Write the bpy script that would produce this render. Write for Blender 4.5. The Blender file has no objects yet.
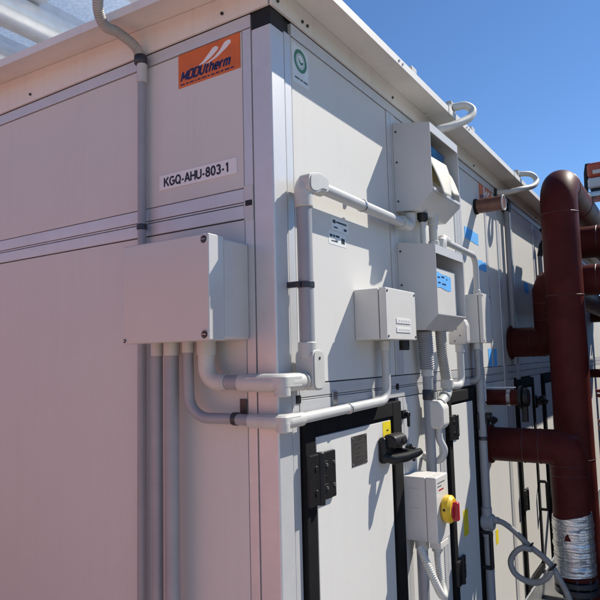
import bpy, bmesh, math, random
from mathutils import Vector, Matrix
random.seed(7)
sc = bpy.context.scene
COL = sc.collection
V = Vector
PI = math.pi

# ------------------------------------------------------------------ materials
def nodes(name):
    m = bpy.data.materials.new(name); m.use_nodes = True
    nt = m.node_tree; b = nt.nodes['Principled BSDF']
    return m, nt, b

def mat(name, col, rough=.5, metal=0., var=.06, vscale=6., bump=0., bscale=40., rvar=.08, spec=.5, coat=0., wave=0., tint=None, speck=0., streak=0.):
    """painted / plastic / metal surface with uneven tone, uneven gloss and a fine relief"""
    m, nt, b = nodes(name)
    N = nt.nodes.new; L = nt.links.new
    tc = N('ShaderNodeTexCoord')
    n1 = N('ShaderNodeTexNoise'); n1.inputs['Scale'].default_value = vscale; n1.inputs['Detail'].default_value = 6; n1.inputs['Roughness'].default_value = .65
    L(tc.outputs['Object'], n1.inputs['Vector'])
    mix = N('ShaderNodeMix'); mix.data_type = 'RGBA'
    c2 = tint if tint else [max(0, c * (1 - 2.2 * var)) for c in col]
    mix.inputs[6].default_value = (*[min(1, c * (1 + var)) for c in col], 1); mix.inputs[7].default_value = (*c2, 1)
    rp = N('ShaderNodeMapRange'); rp.inputs[1].default_value = .35; rp.inputs[2].default_value = .75
    L(n1.outputs[0], rp.inputs[0]); L(rp.outputs[0], mix.inputs[0])
    out = mix.outputs[2]
    if speck:
        n3 = N('ShaderNodeTexNoise'); n3.inputs['Scale'].default_value = 55; n3.inputs['Detail'].default_value = 3
        L(tc.outputs['Object'], n3.inputs['Vector'])
        r3 = N('ShaderNodeMapRange'); r3.inputs[1].default_value = .66; r3.inputs[2].default_value = .74; r3.inputs[4].default_value = speck
        L(n3.outputs[0], r3.inputs[0])
        mx = N('ShaderNodeMix'); mx.data_type = 'RGBA'; mx.inputs[7].default_value = (.22, .2, .17, 1)
        L(r3.outputs[0], mx.inputs[0]); L(out, mx.inputs[6]); out = mx.outputs[2]
    if streak:
        mp = N('ShaderNodeMapping'); mp.inputs['Scale'].default_value = (16, 16, .7); L(tc.outputs['Object'], mp.inputs[0])
        n4 = N('ShaderNodeTexNoise'); n4.inputs['Scale'].default_value = 1; n4.inputs['Detail'].default_value = 5; n4.inputs['Roughness'].default_value = .7; L(mp.outputs[0], n4.inputs['Vector'])
        r4 = N('ShaderNodeMapRange'); r4.inputs[1].default_value = .52; r4.inputs[2].default_value = .80; r4.inputs[4].default_value = streak * 1.6; L(n4.outputs[0], r4.inputs[0])
        mx4 = N('ShaderNodeMix'); mx4.data_type = 'RGBA'; mx4.inputs[7].default_value = (.30, .28, .24, 1)
        L(r4.outputs[0], mx4.inputs[0]); L(out, mx4.inputs[6]); out = mx4.outputs[2]
    L(out, b.inputs['Base Color'])
    rr = N('ShaderNodeMapRange'); rr.inputs[3].default_value = max(.03, rough - rvar); rr.inputs[4].default_value = min(1, rough + rvar)
    L(n1.outputs[0], rr.inputs[0]); L(rr.outputs[0], b.inputs['Roughness'])
    b.inputs['Metallic'].default_value = metal
    b.inputs['Specular IOR Level'].default_value = spec
    b.inputs['Coat Weight'].default_value = coat; b.inputs['Coat Roughness'].default_value = .12
    nrm = None
    if wave:
        nw = N('ShaderNodeTexNoise'); nw.inputs['Scale'].default_value = 2.6; nw.inputs['Detail'].default_value = 1
        L(tc.outputs['Object'], nw.inputs['Vector'])
        bw = N('ShaderNodeBump'); bw.inputs['Strength'].default_value = wave; bw.inputs['Distance'].default_value = .02
        L(nw.outputs[0], bw.inputs['Height']); nrm = bw
    if bump:
        n2 = N('ShaderNodeTexNoise'); n2.inputs['Scale'].default_value = bscale; n2.inputs['Detail'].default_value = 4
        L(tc.outputs['Object'], n2.inputs['Vector'])
        bb = N('ShaderNodeBump'); bb.inputs['Strength'].default_value = bump; bb.inputs['Distance'].default_value = .004
        L(n2.outputs[0], bb.inputs['Height'])
        if nrm: L(nrm.outputs[0], bb.inputs['Normal'])
        nrm = bb
    if nrm: L(nrm.outputs[0], b.inputs['Normal'])
    return m

M = {}
M['panel'] = mat('panel_paint', (.60, .59, .562), .60, spec=.2, streak=.05, var=.015, vscale=1.5, wave=.03, bump=.05, bscale=260, speck=.10)
M['roof'] = mat('roof_sheet_paint', (.70, .675, .625), .45, streak=.12, var=.03, vscale=2, wave=.12, bump=.04, bscale=200, speck=.15)
M['alu'] = mat('anodised_aluminium', (.60, .60, .60), .42, metal=.3, var=.03, vscale=9, bump=.05, bscale=150)
M['dark_gap'] = mat('dark_gap', (.03, .03, .033), .8, var=.1)
M['black'] = mat('black_plastic', (.010, .010, .011), .45, spec=.35, var=.25, vscale=20, bump=.08, bscale=300)
M['rubber'] = mat('black_rubber', (.007, .007, .008), .75, spec=.18, var=.2, vscale=12, bump=.1, bscale=200)
M['pvc'] = mat('grey_conduit', (.29, .295, .315), .42, var=.05, vscale=7, bump=.04, bscale=150)
M['pvc_light'] = mat('light_conduit', (.47, .47, .46), .42, var=.05, vscale=7, bump=.04, bscale=150)
M['fitting'] = mat('light_grey_fitting', (.50, .495, .465), .45, var=.05, vscale=14, bump=.06, bscale=160)
M['white_box'] = mat('white_enclosure', (.62, .60, .565), .42, var=.03, vscale=8, bump=.06, bscale=220, speck=.08)
M['box_warm'] = mat('grey_enclosure', (.52, .50, .475), .42, var=.03, vscale=6, bump=.05, bscale=260)
M['box_gloss'] = mat('smooth_enclosure', (.52, .50, .48), .22, var=.02, vscale=3, spec=.6, coat=.2)
M['hood'] = mat('hood_sheet', (.54, .54, .535), .42, var=.03, vscale=4, wave=.08, bump=.05, bscale=200)
M['hose'] = mat('grey_flex_hose', (.36, .35, .32), .5, var=.08, vscale=20)
M['hose_pale'] = mat('pale_flex_hose', (.58, .57, .52), .5, var=.06, vscale=20)
M['cable'] = mat('grey_cable_sheath', (.27, .265, .255), .5, var=.1, vscale=12)
M['strap'] = mat('dark_strap', (.05, .05, .058), .4, metal=.5, var=.2, vscale=20)
M['zinc'] = mat('zinc', (.5, .5, .5), .35, metal=.9, var=.2, vscale=20)
M['maroon'] = mat('maroon_pipe_paint', (.070, .012, .010), .5, var=.25, vscale=3.5, bump=.10, bscale=60, coat=0, spec=.10, tint=(.038, .006, .0055))
M['maroon_weld'] = mat('maroon_weld', (.07, .012, .012), .45, var=.3, vscale=40, bump=.5, bscale=120)
M['brick_pipe'] = mat('faded_red_pipe', (.22, .05, .04), .45, var=.25, vscale=8)
M['brown'] = mat('brown_pipe', (.15, .062, .042), .42, var=.3, vscale=14, bump=.1)
M['orange'] = mat('orange_sign', (.62, .135, .022), .45, var=.08, vscale=9)
M['orange_cap'] = mat('orange_red_casing', (.36, .065, .03), .45, var=.1, vscale=9)
M['navy'] = mat('navy_print', (.012, .012, .075), .45, var=.05)
M['print_black'] = mat('black_print', (.012, .012, .014), .5, var=.05)
M['print_grey'] = mat('grey_print', (.12, .12, .13), .6, var=.1)
M['sign_white'] = mat('white_plate', (.74, .73, .72), .4, var=.03, vscale=14)
M['sticker_white'] = mat('white_sticker', (.68, .70, .68), .5, var=.05, vscale=20)
M['green'] = mat('green_print', (.05, .20, .11), .5, var=.2, vscale=40)
M['yellow'] = mat('yellow_plastic', (.72, .47, .02), .38, var=.08, vscale=12)
M['yellow_tag'] = mat('yellow_sticker', (.75, .60, .02), .5, var=.08, vscale=30)
M['red'] = mat('red_plastic', (.42, .012, .022), .35, var=.1, vscale=14)
M['blue_tape'] = mat('blue_masking_tape', (.10, .40, .82), .7, var=.08, vscale=30, bump=.15, bscale=90)
M['blue_dark'] = mat('blue_film', (.03, .24, .55), .35, var=.25, vscale=20)
M['paper'] = mat('paper', (.52, .50, .43), .7, var=.03, vscale=20, bump=.15, bscale=50)
M['paper_yellow'] = mat('yellowed_card', (.68, .60, .30), .65, var=.05, vscale=14)
M['plate_dark'] = mat('etched_plate', (.07, .062, .058), .38, metal=.3, var=.3, vscale=18)
M['foil'] = mat('aluminium_wrap', (.66, .66, .65), .42, metal=.8, var=.10, vscale=12, bump=.5, bscale=30)
def foil_mat():
    m = mat('aluminium_wrap', (.68, .68, .67), .34, metal=.85, var=.08, vscale=14); nt = m.node_tree; N = nt.nodes.new; L = nt.links.new; b = nt.nodes['Principled BSDF']
    tc = N('ShaderNodeTexCoord'); sx = N('ShaderNodeSeparateXYZ'); L(tc.outputs['Object'], sx.inputs[0])
    n = N('ShaderNodeTexNoise'); n.inputs['Scale'].default_value = 16; n.inputs['Detail'].default_value = 3; L(tc.outputs['Object'], n.inputs['Vector'])
    ad = N('ShaderNodeMath'); ad.operation = 'MULTIPLY_ADD'; ad.inputs[1].default_value = .030; L(n.outputs[0], ad.inputs[0]); L(sx.outputs[2], ad.inputs[2])
    cb = N('ShaderNodeCombineXYZ'); L(sx.outputs[0], cb.inputs[0]); L(ad.outputs[0], cb.inputs[1])
    br = N('ShaderNodeTexBrick'); br.inputs['Scale'].default_value = 1; br.inputs['Brick Width'].default_value = .052; br.inputs['Row Height'].default_value = .0165; br.inputs['Mortar Size'].default_value = .004; br.inputs['Mortar Smooth'].default_value = 1
    L(cb.outputs[0], br.inputs['Vector'])
    n2 = N('ShaderNodeTexNoise'); n2.inputs['Scale'].default_value = 60; n2.inputs['Detail'].default_value = 4; L(tc.outputs['Object'], n2.inputs['Vector'])
    b1 = N('ShaderNodeBump'); b1.inputs['Strength'].default_value = .32; b1.inputs['Distance'].default_value = .004; b1.invert = True; L(br.outputs['Fac'], b1.inputs['Height'])
    b2 = N('ShaderNodeBump'); b2.inputs['Strength'].default_value = .35; b2.inputs['Distance'].default_value = .004; L(n2.outputs[0], b2.inputs['Height']); L(b1.outputs[0], b2.inputs['Normal'])
    L(b2.outputs[0], b.inputs['Normal']); return m
M['foil'] = foil_mat()
M['clad'] = mat('aluminium_cladding', (.76, .79, .83), .36, metal=.5, var=.08, vscale=5, bump=.1, bscale=80)
M['felt'] = mat('roofing_felt', (.10, .098, .095), .9, var=.15, vscale=1.2, bump=.6, bscale=30, speck=.3)
M['concrete'] = mat('concrete_slabs', (.45, .425, .40), .85, var=.12, vscale=1.2, bump=.6, bscale=30, speck=.3)
M['red_wall'] = mat('terracotta_render', (.60, .31, .26), .8, var=.12, vscale=1.5, bump=.5, bscale=30)
M['pale_cladding'] = mat('pale_cladding', (.52, .515, .50), .6, var=.05, vscale=2)
M['shade_block_skin'] = mat('shade_block_skin', (.045, .043, .043), .7, var=.1, vscale=3)
M['steel'] = mat('galvanised_steel', (.42, .44, .46), .45, metal=.7, var=.15, vscale=14, bump=.1)

def canopy_mat():
    m, nt, b = nodes('canopy_sheet')
    N = nt.nodes.new; L = nt.links.new
    tc = N('ShaderNodeTexCoord'); n = N('ShaderNodeTexNoise'); n.inputs['Scale'].default_value = 42; n.inputs['Detail'].default_value = 8; n.inputs['Roughness'].default_value = .75
    L(tc.outputs['Object'], n.inputs['Vector'])
    cr = N('ShaderNodeValToRGB'); cr.color_ramp.elements[0].position = .38; cr.color_ramp.elements[1].position = .66
    cr.color_ramp.elements[0].color = (.50, .60, .74, 1); cr.color_ramp.elements[1].color = (.80, .86, .92, 1)
    L(n.outputs[0], cr.inputs[0]); L(cr.outputs[0], b.inputs['Base Color'])
    b.inputs['Roughness'].default_value = .35; b.inputs['Transmission Weight'].default_value = 0
    t = N('ShaderNodeBsdfTranslucent'); L(cr.outputs[0], t.inputs['Color'])
    mx = N('ShaderNodeMixShader'); mx.inputs[0].default_value = .6
    out = nt.nodes['Material Output']
    L(b.outputs[0], mx.inputs[1]); L(t.outputs[0], mx.inputs[2]); L(mx.outputs[0], out.inputs['Surface'])
    return m
M['canopy'] = canopy_mat()

# ------------------------------------------------------------------ mesh builder
def fil(pts, rad, n=7):
    """polyline with rounded corners"""
    pts = [V(p) for p in pts]; out = [pts[0]]
    for i in range(1, len(pts) - 1):
        r = rad[i - 1] if isinstance(rad, (list, tuple)) else rad
        p, a, c = pts[i], pts[i - 1], pts[i + 1]
        d0 = (a - p).normalized(); d1 = (c - p).normalized()
        if r <= 0 or d0.dot(d1) < -.999: out.append(p); continue
        ang = d0.angle(d1); t = min(r / math.tan(ang / 2), .49 * (a - p).length if i > 1 else .98 * (a - p).length, .49 * (c - p).length if i < len(pts) - 2 else .98 * (c - p).length)
        rr = t * math.tan(ang / 2); bis = (d0 + d1).normalized(); cen = p + bis * (rr / math.sin(ang / 2))
        s = p + d0 * t - cen; e = p + d1 * t - cen; w = s.angle(e); ax = s.cross(e).normalized()
        for k in range(n + 1): out.append(cen + Matrix.Rotation(w * k / n, 3, ax) @ s)
    out.append(pts[-1]); return out

def spline(pts, n=14):
    """Catmull-Rom through points"""
    P = [V(p) for p in pts]; P = [P[0] * 2 - P[1]] + P + [P[-1] * 2 - P[-2]]; out = []
    for i in range(1, len(P) - 2):
        a, b, c, d = P[i - 1:i + 3]
        for k in range(n):
            t = k / n
            out.append(.5 * ((2 * b) + (c - a) * t + (2 * a - 5 * b + 4 * c - d) * t * t + (3 * b - a - 3 * c + d) * t ** 3))
    out.append(P[-2]); return out

def resample(pts, step):
    L = [0]
    for a, b in zip(pts, pts[1:]): L.append(L[-1] + (b - a).length)
    n = max(2, int(L[-1] / step)); out = []; j = 0
    for k in range(n + 1):
        s = L[-1] * k / n
        while j < len(pts) - 2 and L[j + 1] < s: j += 1
        d = L[j + 1] - L[j]; out.append(pts[j].lerp(pts[j + 1], (s - L[j]) / d if d > 1e-9 else 0))
    return out

def rpoly(poly, r, n=5):
    out = []; N = len(poly)
    for i in range(N):
        p = V((*poly[i], 0)); a = V((*poly[i - 1], 0)); c = V((*poly[(i + 1) % N], 0))
        k = min(r, .45 * (a - p).length, .45 * (c - p).length); s = p + (a - p).normalized() * k; e = p + (c - p).normalized() * k
        for j in range(n + 1):
            t = j / n; q = s * (1 - t) ** 2 + p * 2 * t * (1 - t) + e * t * t; out.append((q.x, q.y))
    return out

class MB:
    def __init__(s): s.bm = bmesh.new(); s.flat = False
    def box(s, x0, x1, y0, y1, z0, z1, b=0., seg=2):
        r = bmesh.ops.create_cube(s.bm, size=1); vs = r['verts']
        for v in vs: v.co = V(((x0 + x1) / 2 + v.co.x * (x1 - x0), (y0 + y1) / 2 + v.co.y * (y1 - y0), (z0 + z1) / 2 + v.co.z * (z1 - z0)))
        s.flat = s.flat or bool(b)
        if b:
            es = list({e for v in vs for e in v.link_edges})
            bmesh.ops.bevel(s.bm, geom=es, offset=b, segments=seg, profile=.5, affect='EDGES', clamp_overlap=True)
        return s
    def prism(s, poly, axis, a0, a1, b=0., seg=2):
        """poly: 2D outline; axis 'y' -> (x,z), 'x' -> (y,z), 'z' -> (x,y)"""
        f = {'y': lambda p, a: (p[0], a, p[1]), 'x': lambda p, a: (a, p[0], p[1]), 'z': lambda p, a: (p[0], p[1], a)}[axis]
        lo = [s.bm.verts.new(f(p, a0)) for p in poly]; hi = [s.bm.verts.new(f(p, a1)) for p in poly]; n = len(poly)
        fs = [s.bm.faces.new(lo), s.bm.faces.new(hi)] + [s.bm.faces.new((lo[i], lo[(i + 1) % n], hi[(i + 1) % n], hi[i])) for i in range(n)]
        bmesh.ops.recalc_face_normals(s.bm, faces=fs)
        s.flat = s.flat or bool(b)
        if b:
            es = list({e for q in fs for e in q.edges})
            bmesh.ops.bevel(s.bm, geom=es, offset=b, segments=seg, profile=.5, affect='EDGES', clamp_overlap=True)
        return s
    def tube(s, pts, r, n=18, cap=True):
        pts = [V(p) for p in pts]; m = len(pts); R = r if isinstance(r, (list, tuple)) else [r] * m
        T = []; DD = []
        for i in range(m):
            a = pts[max(0, i - 1)]; c = pts[min(m - 1, i + 1)]
            d0 = (pts[i] - a).normalized() if i else (c - pts[i]).normalized()
            d1 = (c - pts[i]).normalized() if i < m - 1 else d0
            t = d0 + d1
            T.append(t.normalized() if t.length > 1e-6 else d0); DD.append((d0, d1))
        u = T[0].orthogonal().normalized(); rings = []
        for i in range(m):
            if i:
                q = T[i - 1].rotation_difference(T[i]); u = q @ u
            u = (u - T[i] * u.dot(T[i])).normalized(); w = T[i].cross(u)
            row = []; b = DD[i][1] - DD[i][0]; mt = b.length > .05; ch = math.sqrt(max(.1, (1 + DD[i][0].dot(DD[i][1])) / 2)); b = b.normalized() if mt else b
            for j in range(n):
                v = (u * math.cos(2 * PI * j / n) + w * math.sin(2 * PI * j / n)) * R[i]
                if mt: v += b * (v.dot(b) * (1 / ch - 1))
                row.append(s.bm.verts.new(pts[i] + v))
            rings.append(row)
        for a, c in zip(rings, rings[1:]):
            for j in range(n): s.bm.faces.new((a[j], a[(j + 1) % n], c[(j + 1) % n], c[j]))
        if cap: s.bm.faces.new(list(reversed(rings[0]))); s.bm.faces.new(rings[-1])
        return s
    def cyl(s, p0, p1, r, n=20, b=.0):
        p0, p1 = V(p0), V(p1); d = (p1 - p0).normalized()
        if b: return s.tube([p0, p0 + d * b, p1 - d * b, p1], [r - b, r, r, r - b], n)
        return s.tube([p0, p1], r, n)
    def corr(s, pts, r, pitch=.0075, n=14):
        p = resample([V(q) for q in pts], pitch / 4); w = [1, .97, .86, .97]
        return s.tube(p, [r * w[i % 4] for i in range(len(p))], n)
    def quad(s, *p):
        s.bm.faces.new([s.bm.verts.new(q) for q in p]); return s
    def ring(s, c, ax, r, t, n=28, m=8):
        c = V(c); ax = V(ax).normalized(); u = ax.orthogonal().normalized(); w = ax.cross(u); R = []
        for i in range(n):
            a = 2 * PI * i / n; d = u * math.cos(a) + w * math.sin(a)
            R.append([s.bm.verts.new(c + d * (r + t * math.cos(2 * PI * j / m)) + ax * t * math.sin(2 * PI * j / m)) for j in range(m)])
        for i in range(n):
            for j in range(m): s.bm.faces.new((R[i][j], R[(i + 1) % n][j], R[(i + 1) % n][(j + 1) % m], R[i][(j + 1) % m]))
        return s
    def build(s, name, m, parent=None, label=None, sharp=38):
        flat = s.flat; bmesh.ops.recalc_face_normals(s.bm, faces=s.bm.faces)
        me = bpy.data.meshes.new(name); s.bm.to_mesh(me); s.bm.free()
        for p in me.polygons: p.use_smooth = True
        me.set_sharp_from_angle(angle=math.radians(sharp))
        me.materials.append(M[m] if isinstance(m, str) else m)
        o = bpy.data.objects.new(name, me); COL.objects.link(o)
        if flat: w_ = o.modifiers.new('even_normals', 'WEIGHTED_NORMAL'); w_.weight = 50; w_.keep_sharp = True
        if parent: o.parent = parent; o.matrix_parent_inverse = inv_loc(parent)
        if label: o['label'] = label
        return o

def inv_loc(parent):
    """a thing's parts keep world coordinates in their mesh, so undo the thing's own offset once"""
    return Matrix.Translation(-V(parent.location)) if not parent.parent else Matrix()
def thing(name, label, cat, loc=(0, 0, 0), group=None):
    o = bpy.data.objects.new(name, None); COL.objects.link(o); o.location = loc; o.empty_display_size = .05
    return tag(o, label, cat, group)
def tag(o, label=None, cat=None, group=None, kind=None):
    if label: o['label'] = label
    if cat: o['category'] = cat
    if group: o['group'] = group
    if kind: o['kind'] = kind
    return o
def arc(cx, cy, rx, ry, a0, a1, n=14):
    return [(cx + rx * math.cos(math.radians(a0 + (a1 - a0) * i / n)), cy + ry * math.sin(math.radians(a0 + (a1 - a0) * i / n))) for i in range(n + 1)]
GL = {  # glyph: (width, strokes) on a 1.0 cap height, stroke centre lines
    'K': (.72, [[(.07, 0), (.07, 1)], [(.66, 1), (.10, .42)], [(.27, .60), (.69, 0)]]),
    'G': (.78, [arc(.39, .5, .32, .44, 42, 318, 22), [(.42, .48), (.70, .48), (.70, .12)]]),
    'Q': (.78, [arc(.39, .5, .32, .44, 0, 360, 28), [(.46, .24), (.74, -.03)]]),
    '-': (.38, [[(.05, .36), (.33, .36)]]),
    'A': (.72, [[(.03, 0), (.36, .98)], [(.36, .98), (.69, 0)], [(.15, .32), (.57, .32)]]),
    'H': (.72, [[(.07, 0), (.07, 1)], [(.65, 0), (.65, 1)], [(.07, .52), (.65, .52)]]),
    'U': (.72, [[(.07, 1), (.07, .36)] + arc(.36, .33, .29, .27, 180, 360, 14) + [(.65, .36), (.65, 1)]]),
    '8': (.62, [arc(.31, .74, .20, .20, 0, 360, 22), arc(.31, .28, .235, .22, 0, 360, 22)]),
    '0': (.62, [arc(.31, .5, .235, .44, 0, 360, 28)]),
    '3': (.62, [arc(.30, .74, .21, .20, 160, -88, 16), arc(.30, .28, .23, .22, 88, -165, 16)]),
    '1': (.50, [[(.30, 0), (.30, 1)], [(.09, .76), (.20, .82), (.30, .97)]]),
    'M': (.90, [[(.08, 0), (.08, .94)], [(.08, .94), (.45, .22)], [(.45, .22), (.82, .94)], [(.82, .94), (.82, 0)]]),
    'O': (.80, [[(.10, .12), (.10, .88), (.18, .93), (.62, .93), (.70, .88), (.70, .12), (.62, .07), (.18, .07), (.10, .12)]]),
    'D': (.80, [[(.10, .07), (.10, .93), (.58, .93), (.70, .82), (.70, .18), (.58, .07), (.10, .07)]]),
    'T': (.34, [[(.17, 1), (.17, 0)]]),
    't': (.50, [[(.20, .95), (.20, .14), (.27, .07), (.44, .07)], [(.04, .66), (.44, .66)]]),
    'h': (.66, [[(.10, 0), (.10, 1)], [(.10, .56), (.20, .66), (.46, .66), (.55, .56), (.55, 0)]]),
    'e': (.64, [[(.10, .37), (.55, .37), (.55, .58), (.47, .66), (.18, .66), (.10, .58), (.10, .15), (.18, .07), (.54, .07)]]),
    'r': (.46, [[(.10, 0), (.10, .72)], [(.10, .52), (.22, .66), (.42, .66)]]),
    'm': (.96, [[(.10, 0), (.10, .72)], [(.10, .56), (.20, .66), (.39, .66), (.48, .56), (.48, 0)], [(.48, .56), (.58, .66), (.77, .66), (.86, .56), (.86, 0)]])}
def strokes(txt, h, w, face, pos, m, parent, bold=.15, shear=0., gap=.09):
    """lettering drawn with strokes of even weight; pos is the lower left corner, w the whole width, face as in the signs"""
    tot = sum(GL[c][0] for c in txt) + gap * (len(txt) - 1); kx = w / (tot * h); bm = bmesh.new(); x = 0; lay = 0
    f = (lambda a, b, c: (pos[0] + a, pos[1] - c, pos[2] + b)) if face == 'front' else (lambda a, b, c: (pos[0] + c, pos[1] + a, pos[2] + b))
    for c in txt:
        for st in GL[c][1]:
            lay += 1; d = .00025 + .00003 * (lay % 7)
            P = [V(((x + p[0]) * kx, p[1], 0)) for p in st]; closed = (P[0] - P[-1]).length < 1e-6
            if closed: P = P[:-1]
            n = len(P); L = []; R = []
            for i in range(n):
                a = P[i - 1] if (i or closed) else None; b = P[(i + 1) % n] if (i < n - 1 or closed) else None
                d0 = (P[i] - a).normalized() if a is not None else None; d1 = (b - P[i]).normalized() if b is not None else None
                t = (d0 + d1).normalized() if d0 is not None and d1 is not None else (d0 if d0 is not None else d1)
                q = V((-t.y, t.x, 0)); k = 1 / max(.5, q.dot(V((-d0.y, d0.x, 0)))) if d0 is not None and d1 is not None else 1
                for lst, sg in ((L, 1), (R, -1)):
                    e = P[i] + q * (sg * k * bold / 2); lst.append(bm.verts.new(f((e.x + shear * e.y) * h, e.y * h, d)))
            for i in range(n if closed else n - 1):
                j = (i + 1) % n; bm.faces.new((L[i], L[j], R[j], R[i]))
        x += GL[c][0] + gap
    me = bpy.data.meshes.new('lettering'); bm.to_mesh(me); bm.free(); me.materials.append(M[m])
    o = bpy.data.objects.new('lettering', me); COL.objects.link(o); o.parent = parent; o.matrix_parent_inverse = inv_loc(parent); return o

# ------------------------------------------------------------------ the setting
G0 = -.32
g = MB().box(-60, 60, -60, 80, G0 - .5, G0).build('ground', 'felt'); tag(g, kind='structure')
w = thing('terracotta_wall', 'terracotta rendered wall facing the grey end of the unit', 'wall', (-5, -4.35, 0))
p_ = MB().quad((.02, -12, G0 + .004), (14, -12, G0 + .004), (14, 2.3, G0 + .004), (.02, 2.3, G0 + .004)).build('concrete_bounce_path', 'concrete'); tag(p_, kind='structure')  # unseen pale paving added to bounce sunlight up the long side
p_ = MB().quad((-11, -4.2, G0 + .008), (1.0, -4.2, G0 + .008), (1.0, -1.1, G0 + .008), (-11, -1.1, G0 + .008)).build('red_bounce_path', 'red_wall'); tag(p_, kind='structure')  # unseen red strip added to throw pink light onto the end and soffit
MB().box(-11, .1, -4.5, -4.2, G0, 2.9, .01).build('wall', 'red_wall', w)
MB().box(-11.05, .15, -4.55, -4.15, 2.903, 2.98, .01).build('coping', 'concrete', w)

w = thing('unseen_shade_block', 'dark louvred block added out of view, keeps skylight off the far wall', 'light blocker', (3, 7, 0))  # unseen block added to darken the ambient light on the far wall
MB().box(1.62, 5, 2.5, 13, G0, 2.3, .01).build('wall', 'shade_block_skin', w)
k = MB()
for i in range(21): k.prism([(1.56, .1 + i * .1), (1.615, .17 + i * .1), (1.615, .185 + i * .1), (1.555, .115 + i * .1)], 'y', 2.8, 12.5)
k.build('louvre', 'shade_block_skin', w)

# ------------------------------------------------------------------ air handling unit
YE, XE = 8.6, -2.6
ahu = thing('air_handling_unit', 'long pale grey air handling unit with sheet metal roof and black framed doors', 'air handling unit', (0, 0, 0))
MB().box(XE, -.012, .012, YE, -.16, 2.905).build('casing', 'dark_gap', ahu)
MB().box(XE - .02, .01, -.01, YE, G0, -.165, .004).build('base_frame', 'steel', ahu)

def side_panel(y0, y1, z0, z1):
    MB().box(-.03, 0, y0, y1, z0, z1, .003).build('wall_panel', 'panel', ahu)
def end_panel(x0, x1, z0, z1):
    MB().box(x0, x1, 0, .03, z0, z1, .003).build('wall_panel', 'panel', ahu)
def side_rail(y0, y1, z0, z1, p=.003):
    return MB().box(-.03, p, y0, y1, z0, z1, .002).build('frame_rail', 'alu', ahu)
def end_rail(x0, x1, z0, z1, p=.003):
    return MB().box(x0, x1, -p, .03, z0, z1, .002).build('frame_rail', 'alu', ahu)

# corner posts with their black caps
def corner_post(y0, y1, both=False):
    m = MB()
    if both: m.box(-.079, .005, -.005, .079, -.163, 2.752, .007, 3)
    else: m.box(-.03, .005, y0, y1, -.163, 2.752, .005, 3)
    p = m.build('corner_post', 'alu', ahu)
    if both: MB().box(-.080, .002, -.002, .080, 2.754, 2.815, .004).build('corner_cap', 'black', p)
    else: MB().box(-.03, .008, y0, y1, 2.754, 2.815, .004).build('corner_cap', 'black', p)
corner_post(0, .079, True); corner_post(2.83, 2.91); corner_post(3.22, 3.3)

# near end (normal -Y): rails, panels
for x0, x1 in ((-.120, -.083),): end_rail(x0, x1, -.16, 2.762, .002)
for z0, z1 in ((2.766, 2.812), (2.143, 2.19), (2.085, 2.131), (-.16, -.11)):
    end_rail(XE + .05, -.123 if z0 < 2.7 else -.083, z0, z1)
MB().box(XE + .05, -.123, -.0015, .02, 2.1345, 2.1395).build('frame_rail', 'alu', ahu)
end_panel(XE + .05, -.124, 2.194, 2.762); end_panel(XE + .05, -.124, -.106, 2.081)
MB().box(-.116, -.086, -.006, .02, 2.126, 2.146, .002).build('rail_plug', 'black', ahu)
MB().box(-.122, -.0835, -.0045, .02, 2.075, 2.2, .002).build('corner_block', 'hood', ahu)

# long side (normal +X)
side_rail(.083, .124, -.16, 2.762, .002)
segs = [(.128, 2.826), (2.914, 3.216), (3.304, YE)]
for y0, y1 in segs:
    side_rail(y0, y1, 2.766, 2.812); side_rail(y0, y1, 1.467, 1.51); side_rail(y0, y1, 1.415, 1.457)
    MB().box(-.02, .0015, y0, y1, 1.4595, 1.4645).build('frame_rail', 'alu', ahu)
def stile(y0, y1, z0, z1): side_rail(y0, y1, z0, z1, .0035)
# upper row
side_panel(.129, .938, 1.514, 2.762); stile(.943, .985, 1.514, 2.762); stile(.989, 1.03, 1.514, 2.762)
side_panel(1.034, 1.876, 1.514, 2.762); stile(1.88, 1.925, 1.514, 2.762); stile(1.93, 1.975, 1.514, 2.762); stile(1.98, 2.02, 1.514, 2.762)
side_panel(2.024, 2.53, 1.514, 2.762); stile(2.534, 2.575, 1.514, 2.762); side_panel(2.579, 2.826, 1.514, 2.762)
side_panel(2.914, 3.216, 1.514, 2.762)
side_panel(3.304, 4.05, 1.514, 2.762); stile(4.054, 4.10, 1.514, 2.762); side_panel(4.104, 5.3, 1.514, 2.762); stile(5.304, 5.36, 1.514, 2.762)
side_panel(5.364, 6.7, 1.514, 2.762); stile(6.704, 6.76, 1.514, 2.762); side_panel(6.764, YE, 1.514, 2.762)
# lower row between the doors
stile(.953, 1.0, -.16, 1.411); stile(1.005, 1.05, -.16, 1.411); side_panel(1.054, 1.455, -.16, 1.411); stile(1.459, 1.5, -.16, 1.411); stile(1.505, 1.55, -.16, 1.411)
stile(2.178, 2.235, -.16, 1.411); side_panel(2.24, 2.826, -.16, 1.411)
side_panel(2.914, 3.06, -.16, 1.411); side_panel(3.09, 3.095, -.16, 1.411)
stile(3.70, 3.78, -.16, 1.411); side_panel(3.784, 4.05, -.16, 1.411); stile(4.72, 4.8, -.16, 1.411); side_panel(4.804, 6.0, -.16, 1.411)
stile(6.004, 6.08, -.16, 1.411); side_panel(6.084, YE, -.16, 1.411)
for y in (.118, .945): MB().box(-.02, .006, y - .014, y + .014, 1.448, 1.476, .002).build('rail_plug', 'black', ahu)

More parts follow.
